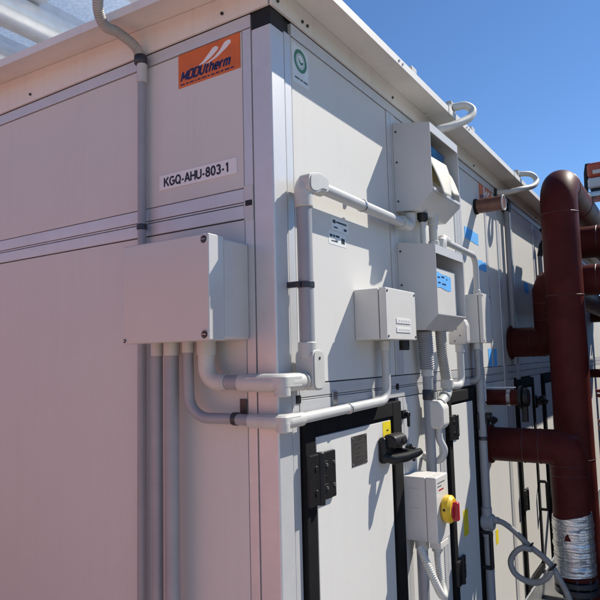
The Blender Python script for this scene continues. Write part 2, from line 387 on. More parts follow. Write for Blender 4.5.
# doors: black frame, gasket, leaf, hinges, handle
def door(y0, y1, yi0, yi1, zt=1.4, zi=1.325, zb=-.13):
    leaf = MB().box(-.03, .012, yi0, yi1, zb + .07, zi, .004).build('door', 'panel', ahu)
    f = MB(); a = yi0 - .014; c = yi1 + .014; zt2 = zi + .014
    f.box(-.02, .02, y0, a, zb, zt, .005); f.box(-.02, .02, c, y1, zb, zt, .005)
    f.box(-.02, .02, a + .0005, c - .0005, zt2, zt, .005); f.box(-.02, .02, a + .0005, c - .0005, zb, zb + .056, .005)
    f.box(-.02, .011, a - .02, yi0 - .002, zb + .02, zt2 + .01, .003); f.box(-.02, .0112, yi1 + .002, c + .02, zb + .02, zt2 + .01, .003)
    f.box(-.02, .0108, a, c, zi + .002, zt2 + .02, .003)
    f.build('door_frame', 'rubber', leaf)
    return leaf
def hinge(y, z, leaf, w=.11, h=.165):
    m = MB()
    m.box(.0125, .027, y, y + w, z, z + h, .005)
    m.box(.0205, .040, y - .085, y - .012, z - .003, z + h + .003, .005)
    m.cyl((.034, y - .012, z - .006), (.034, y - .012, z + h + .006), .0145, 16, .002)
    m.box(.026, .0285, y + .012, y + .05, z + h * .47, z + h * .51, .0008)
    for zz in (.26, .74):
        m.box(.026, .036, y + .016, y + .042, z + h * (zz - .085), z + h * (zz + .085), .003)
        m.cyl((.04, y - .05, z + h * zz), (.044, y - .05, z + h * zz), .009, 14, .001)
    o = m.build('hinge', 'black', leaf)
    for yy, x in ((y + .029, .036), (y + w - .014, .027)):
        for zz in (.26, .74): MB().cyl((x, yy, z + h * zz), (x + .003, yy, z + h * zz), .0058, 12).build('bolt', 'zinc', o)
def lever_handle(y, z, leaf):
    m = MB(); m.box(.0125, .046, y - .065, y + .075, z - .058, z + .05, .014, 4)
    m.prism([(.03, z + .0), (.078, z + .004), (.092, z + .022), (.084, z + .052), (.055, z + .062), (.03, z + .058)], 'y', y - .045, y + .075, .014, 4)
    m.tube([(.03, y - .05, z - .03), (.07, y - .035, z - .040), (.105, y + .012, z - .034), (.135, y + .05, z - .022), (.150, y + .068, z - .014)], [.020, .021, .020, .0175, .013], 12)
    m.tube([(.03, y + .05, z - .02), (.075, y + .052, z - .02), (.135, y + .052, z - .022)], [.017, .015, .012], 10)
    o = m.build('handle', 'black', leaf)
    MB().cyl((.090, y + .02, z + .034), (.0945, y + .02, z + .034), .009, 16).build('key_cylinder', 'strap', o)
def lever(y, z, leaf, ln=.17):
    m = MB(); m.box(.0205, .045, y - .05, y + .05, z - .05, z + .055, .018, 4)
    m.cyl((.045, y, z), (.085, y, z), .03, 20, .004)
    m.tube(spline([(.08, y - .01, z + .005), (.098, y + .03, z + .01), (.1, y + .09, z), (.096, y + ln, z - .012)]), .015, 12)
    m.box(.06, .105, y - .03, y + .03, z + .012, z + .05, .012, 3)
    o = m.build('handle', 'black', leaf)
    MB().cyl((.105, y + .004, z + .03), (.107, y + .004, z + .03), .008, 14).build('key_cylinder', 'zinc', o)
def grip(y, z0, z1, leaf, x=.02):
    MB().tube(fil([(x, y, z1), (x + .055, y, z1), (x + .055, y, z0), (x, y, z0)], .012, 4), .012, 10).build('handle', 'black', leaf)

d1 = door(.131, .943, .212, .839)
hinge(.212, 1.105, d1); hinge(.212, .3, d1); lever_handle(.765, 1.215, d1)
pl = MB().box(.0122, .0145, .47, .60, 1.18, 1.295, .001).build('rating_plate', 'plate_dark', d1)
m_ = MB()
for y, z in ((.478, 1.188), (.592, 1.188), (.478, 1.287), (.592, 1.287)): m_.cyl((.0145, y, z), (.017, y, z), .004, 10)
m_.build('rivet', 'zinc', pl)
m_ = MB()
for i in range(5): m_.box(.0146, .0149, .485, .585 - .012 * (i % 3), 1.20 + i * .017, 1.2035 + i * .017)
m_.build('print', 'dark_gap', pl)
yt = MB().box(.0122, .013, .755, .836, 1.248, 1.322).build('warning_sticker', 'yellow_tag', d1)
MB().box(.0131, .0134, .79, .81, 1.281, 1.287).build('print', 'print_black', yt)
d2 = door(1.565, 2.165, 1.635, 2.02)
hinge(1.64, 1.15, d2, .075, .12); hinge(1.64, .40, d2, .075, .12); lever(2.08, 1.2, d2, .05)
grip(2.035, .36, .56, d2)
MB().box(.0004, .0012, 2.40, 2.46, .385, .475).build('warning_sticker', 'yellow_tag', ahu)
MB().box(.0122, .013, 1.745, 1.83, .60, .74).build('warning_sticker', 'yellow_tag', d2)
d3 = door(3.10, 3.69, 3.17, 3.62); hinge(3.17, .45, d3, .08, .14); grip(3.66, .34, .56, d3); lever(3.655, 1.2, d3, .05)
d4 = door(4.08, 4.71, 4.15, 4.64); lever(4.67, .9, d4, .08)
d5 = door(5.1, 5.8, 5.17, 5.73); lever(5.76, .9, d5, .08)

def latch(y, z):
    m = MB(); m.box(.0037, .02, y - .022, y + .022, z - .02, z + .02, .005); m.cyl((.02, y, z), (.04, y, z), .014, 14, .003)
    m.box(.028, .04, y - .008, y + .008, z - .055, z + .01, .004); m.build('latch', 'black', ahu)
latch(.985, 1.335); latch(1.03, 1.175)

# roof: curb, sloping sheet with a turned down lip, screws
def zr(x): return 2.871 - .039 * x
roof = MB()
o_, h_, t_ = .158, .034, .0025
def loop(d, dz): return [V((XE - d, -d, zr(XE - d) + dz)), V((d, -d, zr(d) + dz)), V((d, YE + d, zr(d) + dz)), V((XE - d, YE + d, zr(XE - d) + dz))]
A = [roof.bm.verts.new(p) for p in loop(o_, 0)]; B = [roof.bm.verts.new(p) for p in loop(o_, h_)]
A2 = [roof.bm.verts.new(p) for p in loop(o_ - t_, 0)]; B2 = [roof.bm.verts.new(p) for p in loop(o_ - t_, h_ - t_)]
for i in range(4):
    j = (i + 1) % 4
    roof.bm.faces.new((A[i], A[j], B[j], B[i])); roof.bm.faces.new((A2[i], A2[j], B2[j], B2[i])); roof.bm.faces.new((A[i], A[j], A2[j], A2[i]))
roof.bm.faces.new(B); roof.bm.faces.new(B2)
roof = roof.build('roof', 'roof', ahu)
c = MB()
for (p, q) in (((XE, -.012), (-.002, -.012)), ((.012, -.004), (.012, YE))):
    zt0, zt1 = zr(p[0]) + h_ - .004, zr(q[0]) + h_ - .004
    n = V((0, -1, 0)) if p[1] == q[1] else V((1, 0, 0)); th = .01
    P = []
    for e, zt in ((p, zt0), (q, zt1)):
        for z in (2.816, zt):
            for k in (0, -th): P.append(c.bm.verts.new(V((e[0], e[1], z)) + n * k))
    for f in ((0, 2, 6, 4), (1, 3, 7, 5), (0, 1, 3, 2), (4, 5, 7, 6), (0, 1, 5, 4), (2, 3, 7, 6)): c.bm.faces.new([P[i] for i in f])
curb = c.build('roof_curb', 'roof', ahu)
s_ = MB()
for y in (.03, .19, .225, 1.0, 1.9, 2.3, 3.1, 4.2, 5.4): s_.cyl((.012, y, 2.842), (.018, y, 2.842), .006, 10)
for x in (-1.35, -.2): s_.cyl((x, -.012, 2.848), (x, -.018, 2.848), .006, 10)
s_.build('screw', 'strap', curb)
s_ = MB()
for y in (.75, .79, 1.7, 1.74, 3.2): s_.cyl((.158, y, 2.882), (.162, y, 2.882), .006, 10)
s_.build('screw', 'zinc', roof)
# seams in the roof lip and small clips along it
for y in (.95, 1.47, 1.86):
    k = MB(); z = zr(.158) + h_
    k.box(.095, .15, y - .03, y + .03, z + .0005, z + .035, .004); k.build('roof_clip', 'fitting', roof)
for y in (1.42, 2.83):
    MB().box(.1585, .161, y - .025, y + .025, zr(.158) - .003, zr(.158) + h_ + .003, .001).build('lip_joint', 'roof', roof)

# ------------------------------------------------------------------ signs and stickers
s = thing('nameplate', 'white plate lettered KGQ-AHU-803-1 on the shaded end panel', 'sign', (-.34, -.003, 2.25))
MB().box(-.528, -.152, -.0045, -.0002, 2.25, 2.308, .0008).build('plate', 'sign_white', s)
strokes('KGQ-AHU-803-1', .0345, .318, 'front', (-.503, -.0046, 2.2620), 'print_black', s, bold=.215)

def brand(name, face, x, y, z, w, h, label):
    s = thing(name, label, 'sign', (x, y, z), 'orange maker signs')
    if face == 'front':
        MB().box(x, x + w, y - .003, y - .0002, z, z + h, .0006).build('plate', 'orange', s)
        q = lambda a, b: (x + a * w, y - .0034, z + b * h)
        k = MB()
        for pts in (((.34, .47), (.44, .49), (.56, .60), (.66, .74), (.665, .81), (.63, .86), (.58, .85), (.51, .72), (.42, .56)),
                    ((.40, .45), (.52, .45), (.66, .54), (.80, .70), (.865, .80), (.86, .88), (.815, .91), (.76, .87), (.69, .70), (.60, .56), (.5, .48))):
            f = [k.bm.verts.new(q(*p)) for p in pts]; k.bm.faces.new(f)
        k.build('swoosh', 'sign_white', s)
        strokes('MODUtherm', .036, .80 * w, 'front', (x + .04 * w, y - .0032, z + .185 * h), 'navy', s, bold=.235, shear=.30)
        t = MB(); a = .04
        for i, L in enumerate((.07, .045, .06, .02, .05, .075, .03, .06, .055, .04, .07, .05)):
            t.box(x + a * w, x + (a + L) * w, y - .0037, y - .0031, z + .06 * h, z + .095 * h); a += L + .022
        t.build('small_print', 'navy', s)
    else:
        MB().box(x + .0002, x + .003, y, y + w, z, z + h, .0006).build('plate', 'orange', s)
        k = MB()
        for pts in (((.34, .47), (.56, .60), (.66, .74), (.63, .86), (.58, .85), (.42, .56)), ((.40, .45), (.66, .54), (.865, .80), (.815, .91), (.76, .87), (.60, .56))):
            k.bm.faces.new([k.bm.verts.new((x + .0034, y + a * w, z + b * h)) for a, b in pts])
        k.build('swoosh', 'sign_white', s)
        strokes('MODUtherm', .036, .80 * w, 'side', (x + .0032, y + .04 * w, z + .185 * h), 'navy', s, bold=.235, shear=.30)
    return s
brand('brand_sign', 'front', -.427, 0, 2.630, .297, .131, 'orange sign lettered MODUtherm beside the grey hose')
brand('brand_sign', 'side', 0, 2.44, 2.632, .297, .131, 'orange sign under the eave above the brown pipe stub')

s = thing('round_emblem_sticker', 'white sticker with round green emblem near the top corner post', 'sticker', (.001, .18, 2.6))
MB().box(.0002, .0009, .135, .245, 2.60, 2.745).build('sheet', 'sticker_white', s)
def disc(m, y, z, r, x, n=36, r2=0):
    if r2:
        a = [m.bm.verts.new((x, y + r * math.cos(2 * PI * i / n), z + r * math.sin(2 * PI * i / n))) for i in range(n)]
        b = [m.bm.verts.new((x, y + r2 * math.cos(2 * PI * i / n), z + r2 * math.sin(2 * PI * i / n))) for i in range(n)]
        for i in range(n): m.bm.faces.new((a[i], a[(i + 1) % n], b[(i + 1) % n], b[i]))
    else: m.bm.faces.new([m.bm.verts.new((x, y + r * math.cos(2 * PI * i / n), z + r * math.sin(2 * PI * i / n))) for i in range(n)])
    return m
k = MB(); disc(k, .19, 2.692, .044, .0012, 36, .030); disc(k, .19, 2.692, .026, .0012, 36, .024)
k.bm.faces.new([k.bm.verts.new((.0012, .19 + a, 2.692 + b)) for a, b in ((-.018, .012), (-.008, -.006), (.004, -.016), (.018, -.006), (.02, .002), (.004, -.004), (-.006, .004))])
k.build('emblem', 'green', s)
k = MB()
for a, L in ((.150, .03), (.185, .018), (.208, .03)): k.box(.001, .0012, a, a + L, 2.617, 2.624)
k.build('print', 'print_grey', s)

def paper_label(y0, y1, z0, z1, label, rows):
    s = thing('paper_label', label, 'label', (.001, y0, z0), 'white paper labels on the panel')
    MB().box(.0002, .0009, y0, y1, z0, z1).build('sheet', 'sticker_white', s)
    k = MB()
    for (a, b, z, h) in rows: k.box(.001, .0012, y0 + a, y0 + b, z0 + z, z0 + z + h)
    k.build('print', 'print_black', s)
paper_label(.385, .525, 2.095, 2.145, 'white label just below the conduit, with a dark bar of print', ((.012, .035, .028, .014), (.04, .125, .032, .007), (.02, .05, .01, .006), (.1, .125, .008, .01)))
paper_label(.362, .50, 2.037, 2.09, 'white label right below another label, dotted with grey print', ((.01, .03, .03, .01), (.036, .05, .03, .01), (.056, .085, .032, .008), (.1, .128, .012, .022), (.02, .07, .012, .005)))

def tape(y0, z0, y1, z1, label, h=.06, cat='tape'):
    k = MB(); d = V((0, y1 - y0, z1 - z0)); n = V((0, -d.z, d.y)).normalized() * h / 2
    a, b = V((.0016, y0, z0)), V((.0016, y1, z1)); N = 8
    rows = []
    for i in range(N + 1):
        c = a.lerp(b, i / N); j = random.uniform(-.004, .004); x = 0
        rows.append((k.bm.verts.new(c + n + V((x, 0, j))), k.bm.verts.new(c - n + V((x, 0, j)))))
    for p, q in zip(rows, rows[1:]): k.bm.faces.new((p[0], q[0], q[1], p[1]))
    o = k.build('tape_strip', 'blue_tape'); tag(o, label, cat, 'strips of blue masking tape'); return o
tape(2.07, 2.365, 2.36, 2.355, 'upper blue tape strip on the sunlit panel right of the hoods', .075)
tape(2.29, 2.19, 2.52, 2.185, 'blue tape strip on the sunlit panel just above the thick shadow line', .065)
tape(2.45, 1.575, 2.66, 1.575, 'square of blue tape in shade beside the far small enclosure', .12)
tape(3.62, 2.15, 3.78, 2.15, 'blue tape patch in shade just left of the stepped red pipe', .09)
tape(2.86, 1.62, 2.862, 1.86, 'tall narrow blue tape strip on the post by the red pipe', .06)

# ------------------------------------------------------------------ big junction box on the near end
b = thing('junction_box', 'large smooth junction box on the shaded end panel, four conduits below', 'junction box', (-.31, 0, 1.67))
MB().box(-.488, -.106, -.136, -.0005, 1.666, 1.996, .012, 4).build('body', 'box_warm', b)
lid = MB().box(-.490, -.102, -.214, -.1375, 1.663, 1.999, .005, 3).build('lid', 'box_gloss', b)
for x, z in ((-.120, 1.682), (-.120, 1.980), (-.478, 1.674)):
    r_ = .0115 if x > -.4 else .006
    MB().ring((x, -.2142, z), (0, 1, 0), r_ + .003, .002, 24, 6).build('screw_recess', 'box_gloss', lid)
    sc_ = MB().cyl((x, -.213, z), (x, -.2175, z), r_, 18, .002).build('lid_screw', 'strap', lid)
    MB().box(x - r_ * .7, x + r_ * .7, -.2186, -.2178, z - .0012, z + .0012).build('slot', 'zinc', lid)

# ------------------------------------------------------------------ conduits on the near end
def clampring(p, ax, r, parent, m='strap', w=.022, tab=None):
    ax = V(ax).normalized(); p = V(p)
    k = MB().tube([p - ax * w / 2, p - ax * w / 2 * .8, p + ax * w / 2 * .8, p + ax * w / 2], [r + .001, r + .0035, r + .0035, r + .001], 18)
    o = k.build('clamp', m, parent)
    return o

t = thing('eave_hose_conduit', 'grey conduit left of the orange sign, ribbed hose curling over the eave', 'conduit', (-.595, -.03, .14))
MB().cyl((-.595, -.03, G0), (-.595, -.03, 2.70), .0165).build('pipe', 'pvc', t)
MB().cyl((-.595, -.03, 2.69), (-.595, -.03, 2.765), .020, 20, .002).build('coupling', 'fitting', t)
clampring((-.598, -.034, 2.782), (0, 0, 1), .022, t, 'strap', .035)
for z in (2.115,): clampring((-.595, -.03, z), (0, 0, 1), .0165, t)
MB().corr(spline([(-.595, -.032, 2.78), (-.605, -.055, 2.83), (-.628, -.12, 2.865), (-.632, -.185, 2.868), (-.605, -.235, 2.91), (-.575, -.24, 2.965), (-.54, -.19, 3.01), (-.50, -.1, 3.0), (-.47, 0, 2.96), (-.46, .1, 2.935)]), .0205).build('ribbed_hose', 'hose', t)

def drop(name, label, x, r, rc):
    t = thing(name, label, 'conduit', (x, -.075, .14), 'conduits below the large junction box')
    MB().cyl((x, -.075, G0), (x, -.075, 1.635), r).build('pipe', 'pvc', t)
    MB().cyl((x, -.075, 1.622), (x, -.075, 1.672), rc, 20, .002).build('coupling', 'fitting', t)
drop('straight_conduit', 'slim straight conduit, leftmost below the large junction box', -.468, .0195, .0225)
drop('straight_conduit', 'thick straight conduit, second from left below the large junction box', -.398, .025, .0285)

t = thing('low_corner_conduit', 'grey conduit rounding the corner lower, up into the ridged enclosure', 'conduit', (-.32, -.075, 1.67), 'conduits below the large junction box')
MB().cyl((-.32, -.075, 1.63), (-.32, -.075, 1.672), .0215, 20, .002).build('coupling', 'fitting', t)
MB().tube(fil([(-.32, -.075, 1.635), (-.32, -.07, 1.408), (-.16, -.048, 1.408), (-.03, -.048, 1.404)], [.085, .05], 12), .0185).build('pipe', 'pvc', t)
MB().tube(fil([(.050, .02, 1.404), (.050, .73, 1.418), (.050, .73, 1.64)], [.06], 10), .018).build('pipe', 'pvc_light', t)
k = MB(); k.tube(fil([(-.075, -.048, 1.404), (.05, -.048, 1.404), (.05, .06, 1.404)], [.028], 8), .0235)
k.cyl((.050, -.045, 1.371), (.050, -.045, 1.404), .0215, 24, .003); k.prism(rpoly([(-.06, -.0675), (.071, -.0675), (.071, .04), (.032, .04), (.032, -.03), (-.06, -.03)], .022), 'z', 1.394, 1.4195, .005, 3)
k.build('corner_elbow', 'fitting', t)
cl = clampring((-.137, -.046, 1.408), (1, 0, 0), .0185, t)
MB().box(-.152, -.122, -.006, -.0032, 1.42, 1.47, .001).build('tab', 'strap', cl)
cl = clampring((.050, .385, 1.4115), (0, 1, 0), .018, t, 'zinc', .012)
MB().box(.0038, .01, .345, .38, 1.42, 1.475, .002).build('tab', 'zinc', cl)
MB().cyl((.050, .73, 1.625), (.050, .73, 1.667), .022, 20, .002).build('coupling', 'fitting', t)

t = thing('upper_corner_conduit', 'conduit wrapping the corner, then up and along to the upper hood', 'conduit', (-.245, -.06, 1.67), 'conduits below the large junction box')
k = MB(); k.cyl((-.245, -.066, 1.62), (-.245, -.066, 1.672), .033, 22, .003); k.cyl((-.245, -.066, 1.602), (-.245, -.066, 1.625), .029, 22)
k.build('coupling', 'fitting', t)
k = MB(); k.tube(fil([(-.245, -.066, 1.61), (-.245, -.066, 1.528), (-.175, -.058, 1.528)], [.055], 10), .029)
k.cyl((-.20, -.061, 1.528), (-.165, -.058, 1.528), .027, 20, .002)
k.build('elbow', 'fitting', t)
MB().cyl((-.17, -.058, 1.528), (-.05, -.058, 1.526), .0235).build('pipe', 'pvc', t)
k = MB(); k.tube(fil([(-.105, -.058, 1.526), (.056, -.058, 1.526), (.056, .05, 1.526)], [.034], 8), .029)
k.cyl((.057, -.056, 1.483), (.057, -.056, 1.526), .026, 26, .003); k.prism(rpoly([(-.085, -.083), (.084, -.083), (.084, .035), (.032, .035), (.032, -.03), (-.085, -.03)], .03), 'z', 1.512, 1.5455, .007, 3); k.build('corner_elbow', 'fitting', t)
MB().cyl((.056, .04, 1.526), (.056, .10, 1.53), .0235).build('pipe', 'pvc_light', t)
k = MB(); k.ring((.056, .062, 1.527), (0, 1, 0), .0275, .004); k.ring((.056, .085, 1.527), (0, 1, 0), .0275, .004); k.build('collar', 'fitting', t)
k = MB()
k.prism(rpoly([(.075, 1.494), (.15, 1.494), (.15, 1.628), (.075, 1.628)], .026), 'x', .022, .090, .006, 3); k.prism(rpoly([(.081, 1.500), (.144, 1.500), (.144, 1.622), (.081, 1.622)], .022), 'x', .0905, .0945, .0012, 2)
k.cyl((.056, .10, 1.60), (.056, .10, 1.655), .032, 22, .003)
eb = k.build('inspection_elbow', 'fitting', t)
MB().cyl((.0945, .113, 1.60), (.0962, .113, 1.60), .005, 12).build('screw', 'strap', eb)
MB().cyl((.056, .10, 1.64), (.056, .10, 2.15), .0265).build('pipe', 'pvc', t)
cl = clampring((.056, .10, 1.848), (0, 0, 1), .0265, t, 'strap', .022)
MB().box(.004, .056, .06, .072, 1.838, 1.858, .001).build('tab', 'strap', cl)
k = MB(); k.cyl((.056, .10, 2.115), (.056, .10, 2.165), .0325, 22, .003)
k.tube(fil([(.056, .10, 2.15), (.056, .10, 2.212), (.056, .20, 2.212)], [.045], 10), .0325)
k.cyl((.056, .175, 2.212), (.056, .222, 2.212), .0325, 22, .003)
k.prism(rpoly([(.078, 2.165), (.128, 2.165), (.165, 2.185), (.215, 2.185), (.215, 2.2395), (.15, 2.245), (.078, 2.225)], .022), 'x', .05, .0925, .006, 3); k.prism(rpoly([(.086, 2.172), (.126, 2.172), (.163, 2.192), (.208, 2.192), (.208, 2.232), (.148, 2.238), (.086, 2.22)], .018), 'x', .093, .0965, .001, 2)
k.build('inspection_elbow', 'fitting', t)
MB().cyl((.056, .20, 2.212), (.056, .97, 2.212), .0225).build('pipe', 'pvc_light', t)
for y in (.545,):
    cl = clampring((.056, y, 2.212), (0, 1, 0), .0225, t, 'zinc', .014)
    MB().box(.0008, .02, y - .03, y - .008, 2.232, 2.262, .002).build('tab', 'zinc', cl)
k = MB(); k.tube(fil([(.056, .93, 2.212), (.056, 1.05, 2.212), (.056, 1.05, 2.275)], [.04], 8), .028); k.ring((.056, .94, 2.212), (0, 1, 0), .029, .004)
k.build('elbow', 'fitting', t)

# ------------------------------------------------------------------ gauge hoods
def hood(name, label, prof, y0, y1, op):
    t = thing(name, label, 'gauge hood', (0, y0, prof[0][1]), 'sheet metal gauge hoods'); th = .004
    k = MB()
    for a in (y0, y1 - th): k.prism(prof, 'y', a, a + th, .0008, 1)
    n = len(prof); skip = op[0]
    for i in range(n - 1):                       # back is open to the wall; the front face has the opening
        (x0, z0), (x1, z1) = prof[i], prof[i + 1]
        d = V((x1 - x0, 0, z1 - z0)); nn = V((d.z, 0, -d.x)).normalized() * th
        P = [(x0, z0), (x1, z1), (x1 - nn.x, z1 - nn.z), (x0 - nn.x, z0 - nn.z)]
        if i == skip:
            oy0, oy1, oz0, oz1 = op[1:]
            X0, X1 = x0 - th - .0002, x0 - .0002
            for bx in ((y0 + th, oy0, z0 + .001, z1 - .001), (oy1, y1 - th, z0 + .001, z1 - .001), (oy0, oy1, oz1, z1 - .001), (oy0, oy1, z0 + .001, oz0)):
                if bx[1] - bx[0] > .001 and bx[3] - bx[2] > .001: k.box(X0, X1, *bx)
        else: k.prism(P, 'y', y0 + th, y1 - th)
    k.build('shell', 'hood', t)
    return t
HS = []
h1 = hood('gauge_hood', 'upper open fronted sheet metal hood with white paper hanging out', [(.0042, 2.285), (.107, 2.278), (.19, 2.352), (.19, 2.682), (.0042, 2.716)], 1.005, 1.405, (2, 1.0091, 1.4009, 2.375, 2.640))
MB().box(.02, .03, 1.012, 1.398, 2.30, 2.68).build('back_plate', 'hood', h1)
g_ = MB().box(.031, .125, 1.05, 1.345, 2.385, 2.60, .008).build('gauge_case', 'paper_yellow', h1)
MB().box(.1255, .129, 1.10, 1.31, 2.40, 2.45, .002).build('dial_plate', 'sign_white', g_)
k = MB()
for i in range(9):
    q = lambda j: (.131 + .0035 * math.sin(j * 1.7), 2.625 - .0115 * j)
    (xa, za), (xb, zb) = q(i), q(i + 1); k.quad((xa, 1.04, za + .004), (xa, 1.36, za), (xb, 1.36, zb), (xb, 1.04, zb + .004))
fm = k.build('protective_film', 'blue_dark', h1); fm.modifiers.new('t', 'SOLIDIFY').thickness = .001
MB().box(.150, .196, 1.0095, 1.4005, 2.3595, 2.374, .002).build('sill_lip', 'hood', h1)
MB().box(.120, .148, 1.0095, 1.4005, 2.3455, 2.357, .002).build('sill_lip', 'hood', h1)
for hz in ((2.33, 2.52, 2.67), (1.77, 1.93, 2.09)):
    k = MB()
    for z in hz: k.cyl((.02, 1.005, z), (.02, 1.0025, z), .005, 10)
    HS.append(k)
def sheet(name, label, top, bot, bulge, curl):
    k = MB(); nu, nv = 6, 12; G = []
    for j in range(nv + 1):
        v = j / nv; a = V(top[0]).lerp(V(bot[0]), v); c = V(top[1]).lerp(V(bot[1]), v); row = []
        for i in range(nu + 1):
            u = i / nu; p = a.lerp(c, u); p.x += bulge * math.sin(PI * v) * (.6 + .4 * u) + curl * v * v * math.sin(PI * u * 1.3); row.append(k.bm.verts.new(p))
        G.append(row)
    for j in range(nv):
        for i in range(nu): k.bm.faces.new((G[j][i], G[j][i + 1], G[j + 1][i + 1], G[j + 1][i]))
    o = k.build(name, 'paper'); tag(o, label, 'paper', 'papers in the upper hood'); o.modifiers.new('t', 'SOLIDIFY').thickness = .0008; return o
sheet('paper_sheet', 'front white paper sheet flaring out of the upper hood', ((.142, 1.07, 2.562), (.146, 1.34, 2.575)), ((.226, 1.06, 2.340), (.226, 1.175, 2.352)), .010, .006)
sheet('paper_sheet', 'narrow white paper strip hanging behind the front sheet in the hood', ((.140, 1.24, 2.545), (.142, 1.37, 2.56)), ((.205, 1.255, 2.385), (.208, 1.36, 2.40)), .004, .004)
h2 = hood('gauge_hood', 'lower sheet metal hood with grey front plate and blue tape', [(.0042, 1.722), (.12, 1.717), (.19, 1.785), (.19, 2.106), (.0042, 2.136)], 1.005, 1.405, (2, 1.0091, 1.4009, 1.79, 2.066))
MB().box(.02, .03, 1.012, 1.398, 1.74, 2.1).build('back_plate', 'hood', h2)
for hh, k in zip((h1, h2), HS): k.build('screw', 'strap', hh)
fp = MB().box(.06, .158, 1.03, 1.372, 1.792, 2.012, .004).build('front_plate', 'white_box', h2)
tp = MB(); rr = []
for i in range(7): rr.append((tp.bm.verts.new((.1595, 1.075 + .036 * i, 1.992 + random.uniform(-.004, .004) - .002 * i)), tp.bm.verts.new((.1595, 1.075 + .036 * i, 1.918 + random.uniform(-.004, .004) - .001 * i))))
for p, q in zip(rr, rr[1:]): tp.bm.faces.new((p[0], q[0], q[1], p[1]))
tpo = tp.build('tape_strip', 'blue_tape'); tag(tpo, 'blue tape with ink marks on the lower hood front plate', 'tape', 'strips of blue masking tape')
k = MB()
for y, z, L in ((1.05, 1.95, .03), (1.10, 1.955, .04), (1.17, 1.948, .012), (1.055, 1.925, .03), (1.11, 1.922, .05)): k.box(.1602, .1606, y + .055, y + .055 + L, z + .014, z + .02)
k.build('ink_marks', 'navy', tpo)

# ------------------------------------------------------------------ small enclosures
def enclosure(name, label, y0, y1, z0, z1, d, m='white_box', plates=True):
    t = thing(name, label, 'enclosure', (0, y0, z0), 'small wall enclosures')
    s1 = d * .76
    MB().box(.0006, s1, y0, y1, z0, z1, .005, 3).build('body', m, t)
    MB().box(s1 + .0035, d, y0 - .0015, y1 + .0015, z0 - .0015, z1 + .0015, .004, 3).build('lid', m, t)
    MB().box(s1 - .002, s1 + .005, y0 + .006, y1 - .006, z0 + .006, z1 - .006).build('gasket', 'strap', t)
    k = MB()
    for y in (y0 + .012, y1 - .012):
        for z in (z0 + .012, z1 - .012): k.cyl((d, y, z), (d + .002, y, z), .005, 12)
    k.build('lid_screw', 'strap', t)
    if plates:
        for zz in (.14, .32):
            p = MB().box(d, d + .003, y0 + .30 * (y1 - y0), y0 + .78 * (y1 - y0), z0 + zz * (z1 - z0), z0 + (zz + .10) * (z1 - z0), .001).build('label_plate', 'sign_white', t)
            k = MB()
            for i in range(5): k.box(d + .003, d + .0034, y0 + (.36 + .08 * i) * (y1 - y0), y0 + (.41 + .08 * i) * (y1 - y0), z0 + (zz + .035) * (z1 - z0), z0 + (zz + .065) * (z1 - z0))
            k.build('print', 'fitting', p)
    return t
e1 = enclosure('small_enclosure', 'square enclosure above the first door with two raised label plates', .552, .853, 1.668, 1.872, .143)
MB().cyl((.107, .80, 1.625), (.107, .80, 1.668), .022, 18, .003).build('cable_gland', 'black', e1)
e2 = enclosure('small_enclosure', 'tall narrow enclosure right of the lower hood, plain lid', 2.0, 2.18, 1.668, 1.963, .105, plates=False)

# ------------------------------------------------------------------ links between the hoods
t = thing('hood_link_conduit', 'thin grey conduit with black gland joining the two hoods', 'conduit', (.10, 1.10, 2.14), 'conduits joining the two hoods')
MB().cyl((.1, 1.10, 2.12), (.1, 1.10, 2.272), .0145).build('pipe', 'pvc_light', t)
MB().tube([(.1, 1.10, 2.235), (.1, 1.10, 2.25), (.1, 1.10, 2.277)], [.016, .026, .026], 16).build('cable_gland', 'black', t)
t = thing('hood_link_conduit', 'thick pale conduit behind the black gland, between both hoods', 'conduit', (.1, 1.24, 2.14), 'conduits joining the two hoods')
MB().cyl((.1, 1.24, 2.12), (.1, 1.24, 2.3), .022).build('pipe', 'fitting', t)
for za, zb in ((2.12, 2.165), (2.245, 2.30)): MB().cyl((.1, 1.24, za), (.1, 1.24, zb), .0265, 18, .002).build('coupling', 'fitting', t)
t = thing('bent_conduit', 'pale conduit bending from the lower hood down to the narrow enclosure', 'conduit', (.07, 1.44, 2.2))
k = MB(); k.tube(fil([(.09, 1.38, 2.13), (.09, 1.38, 2.205), (.07, 1.52, 2.205)], [.05], 8), .026); k.cyl((.085, 1.36, 2.11), (.085, 1.36, 2.2), .028, 18, .006); k.build('elbow', 'fitting', t)
MB().tube(fil([(.07, 1.48, 2.205), (.065, 2.05, 2.197), (.065, 2.05, 1.96)], [.07], 10), .0175).build('pipe', 'pvc_light', t)
MB().cyl((.065, 2.05, 1.95), (.065, 2.05, 1.99), .021, 16, .002).build('coupling', 'fitting', t)

# ------------------------------------------------------------------ cluster below the lower hood
t = thing('drop_conduit', 'thick grey conduit dropping from the lower hood behind the switch', 'conduit', (.055, 1.19, .9))
MB().corr(spline([(.065, 1.15, 1.72), (.062, 1.165, 1.66), (.056, 1.188, 1.54)]), .036, .011).build('ribbed_hose', 'pvc', t)
MB().cyl((.055, 1.19, 1.50), (.055, 1.19, 1.555), .029, 20, .002).build('coupling', 'pvc_light', t)
MB().tube(fil([(.055, 1.19, 1.53), (.055, 1.19, .93), (.0, 1.19, .93)], [.04], 6), .0245).build('pipe', 'pvc', t)
clampring((.055, 1.19, 1.412), (0, 0, 1), .0245, t, 'strap', .05)

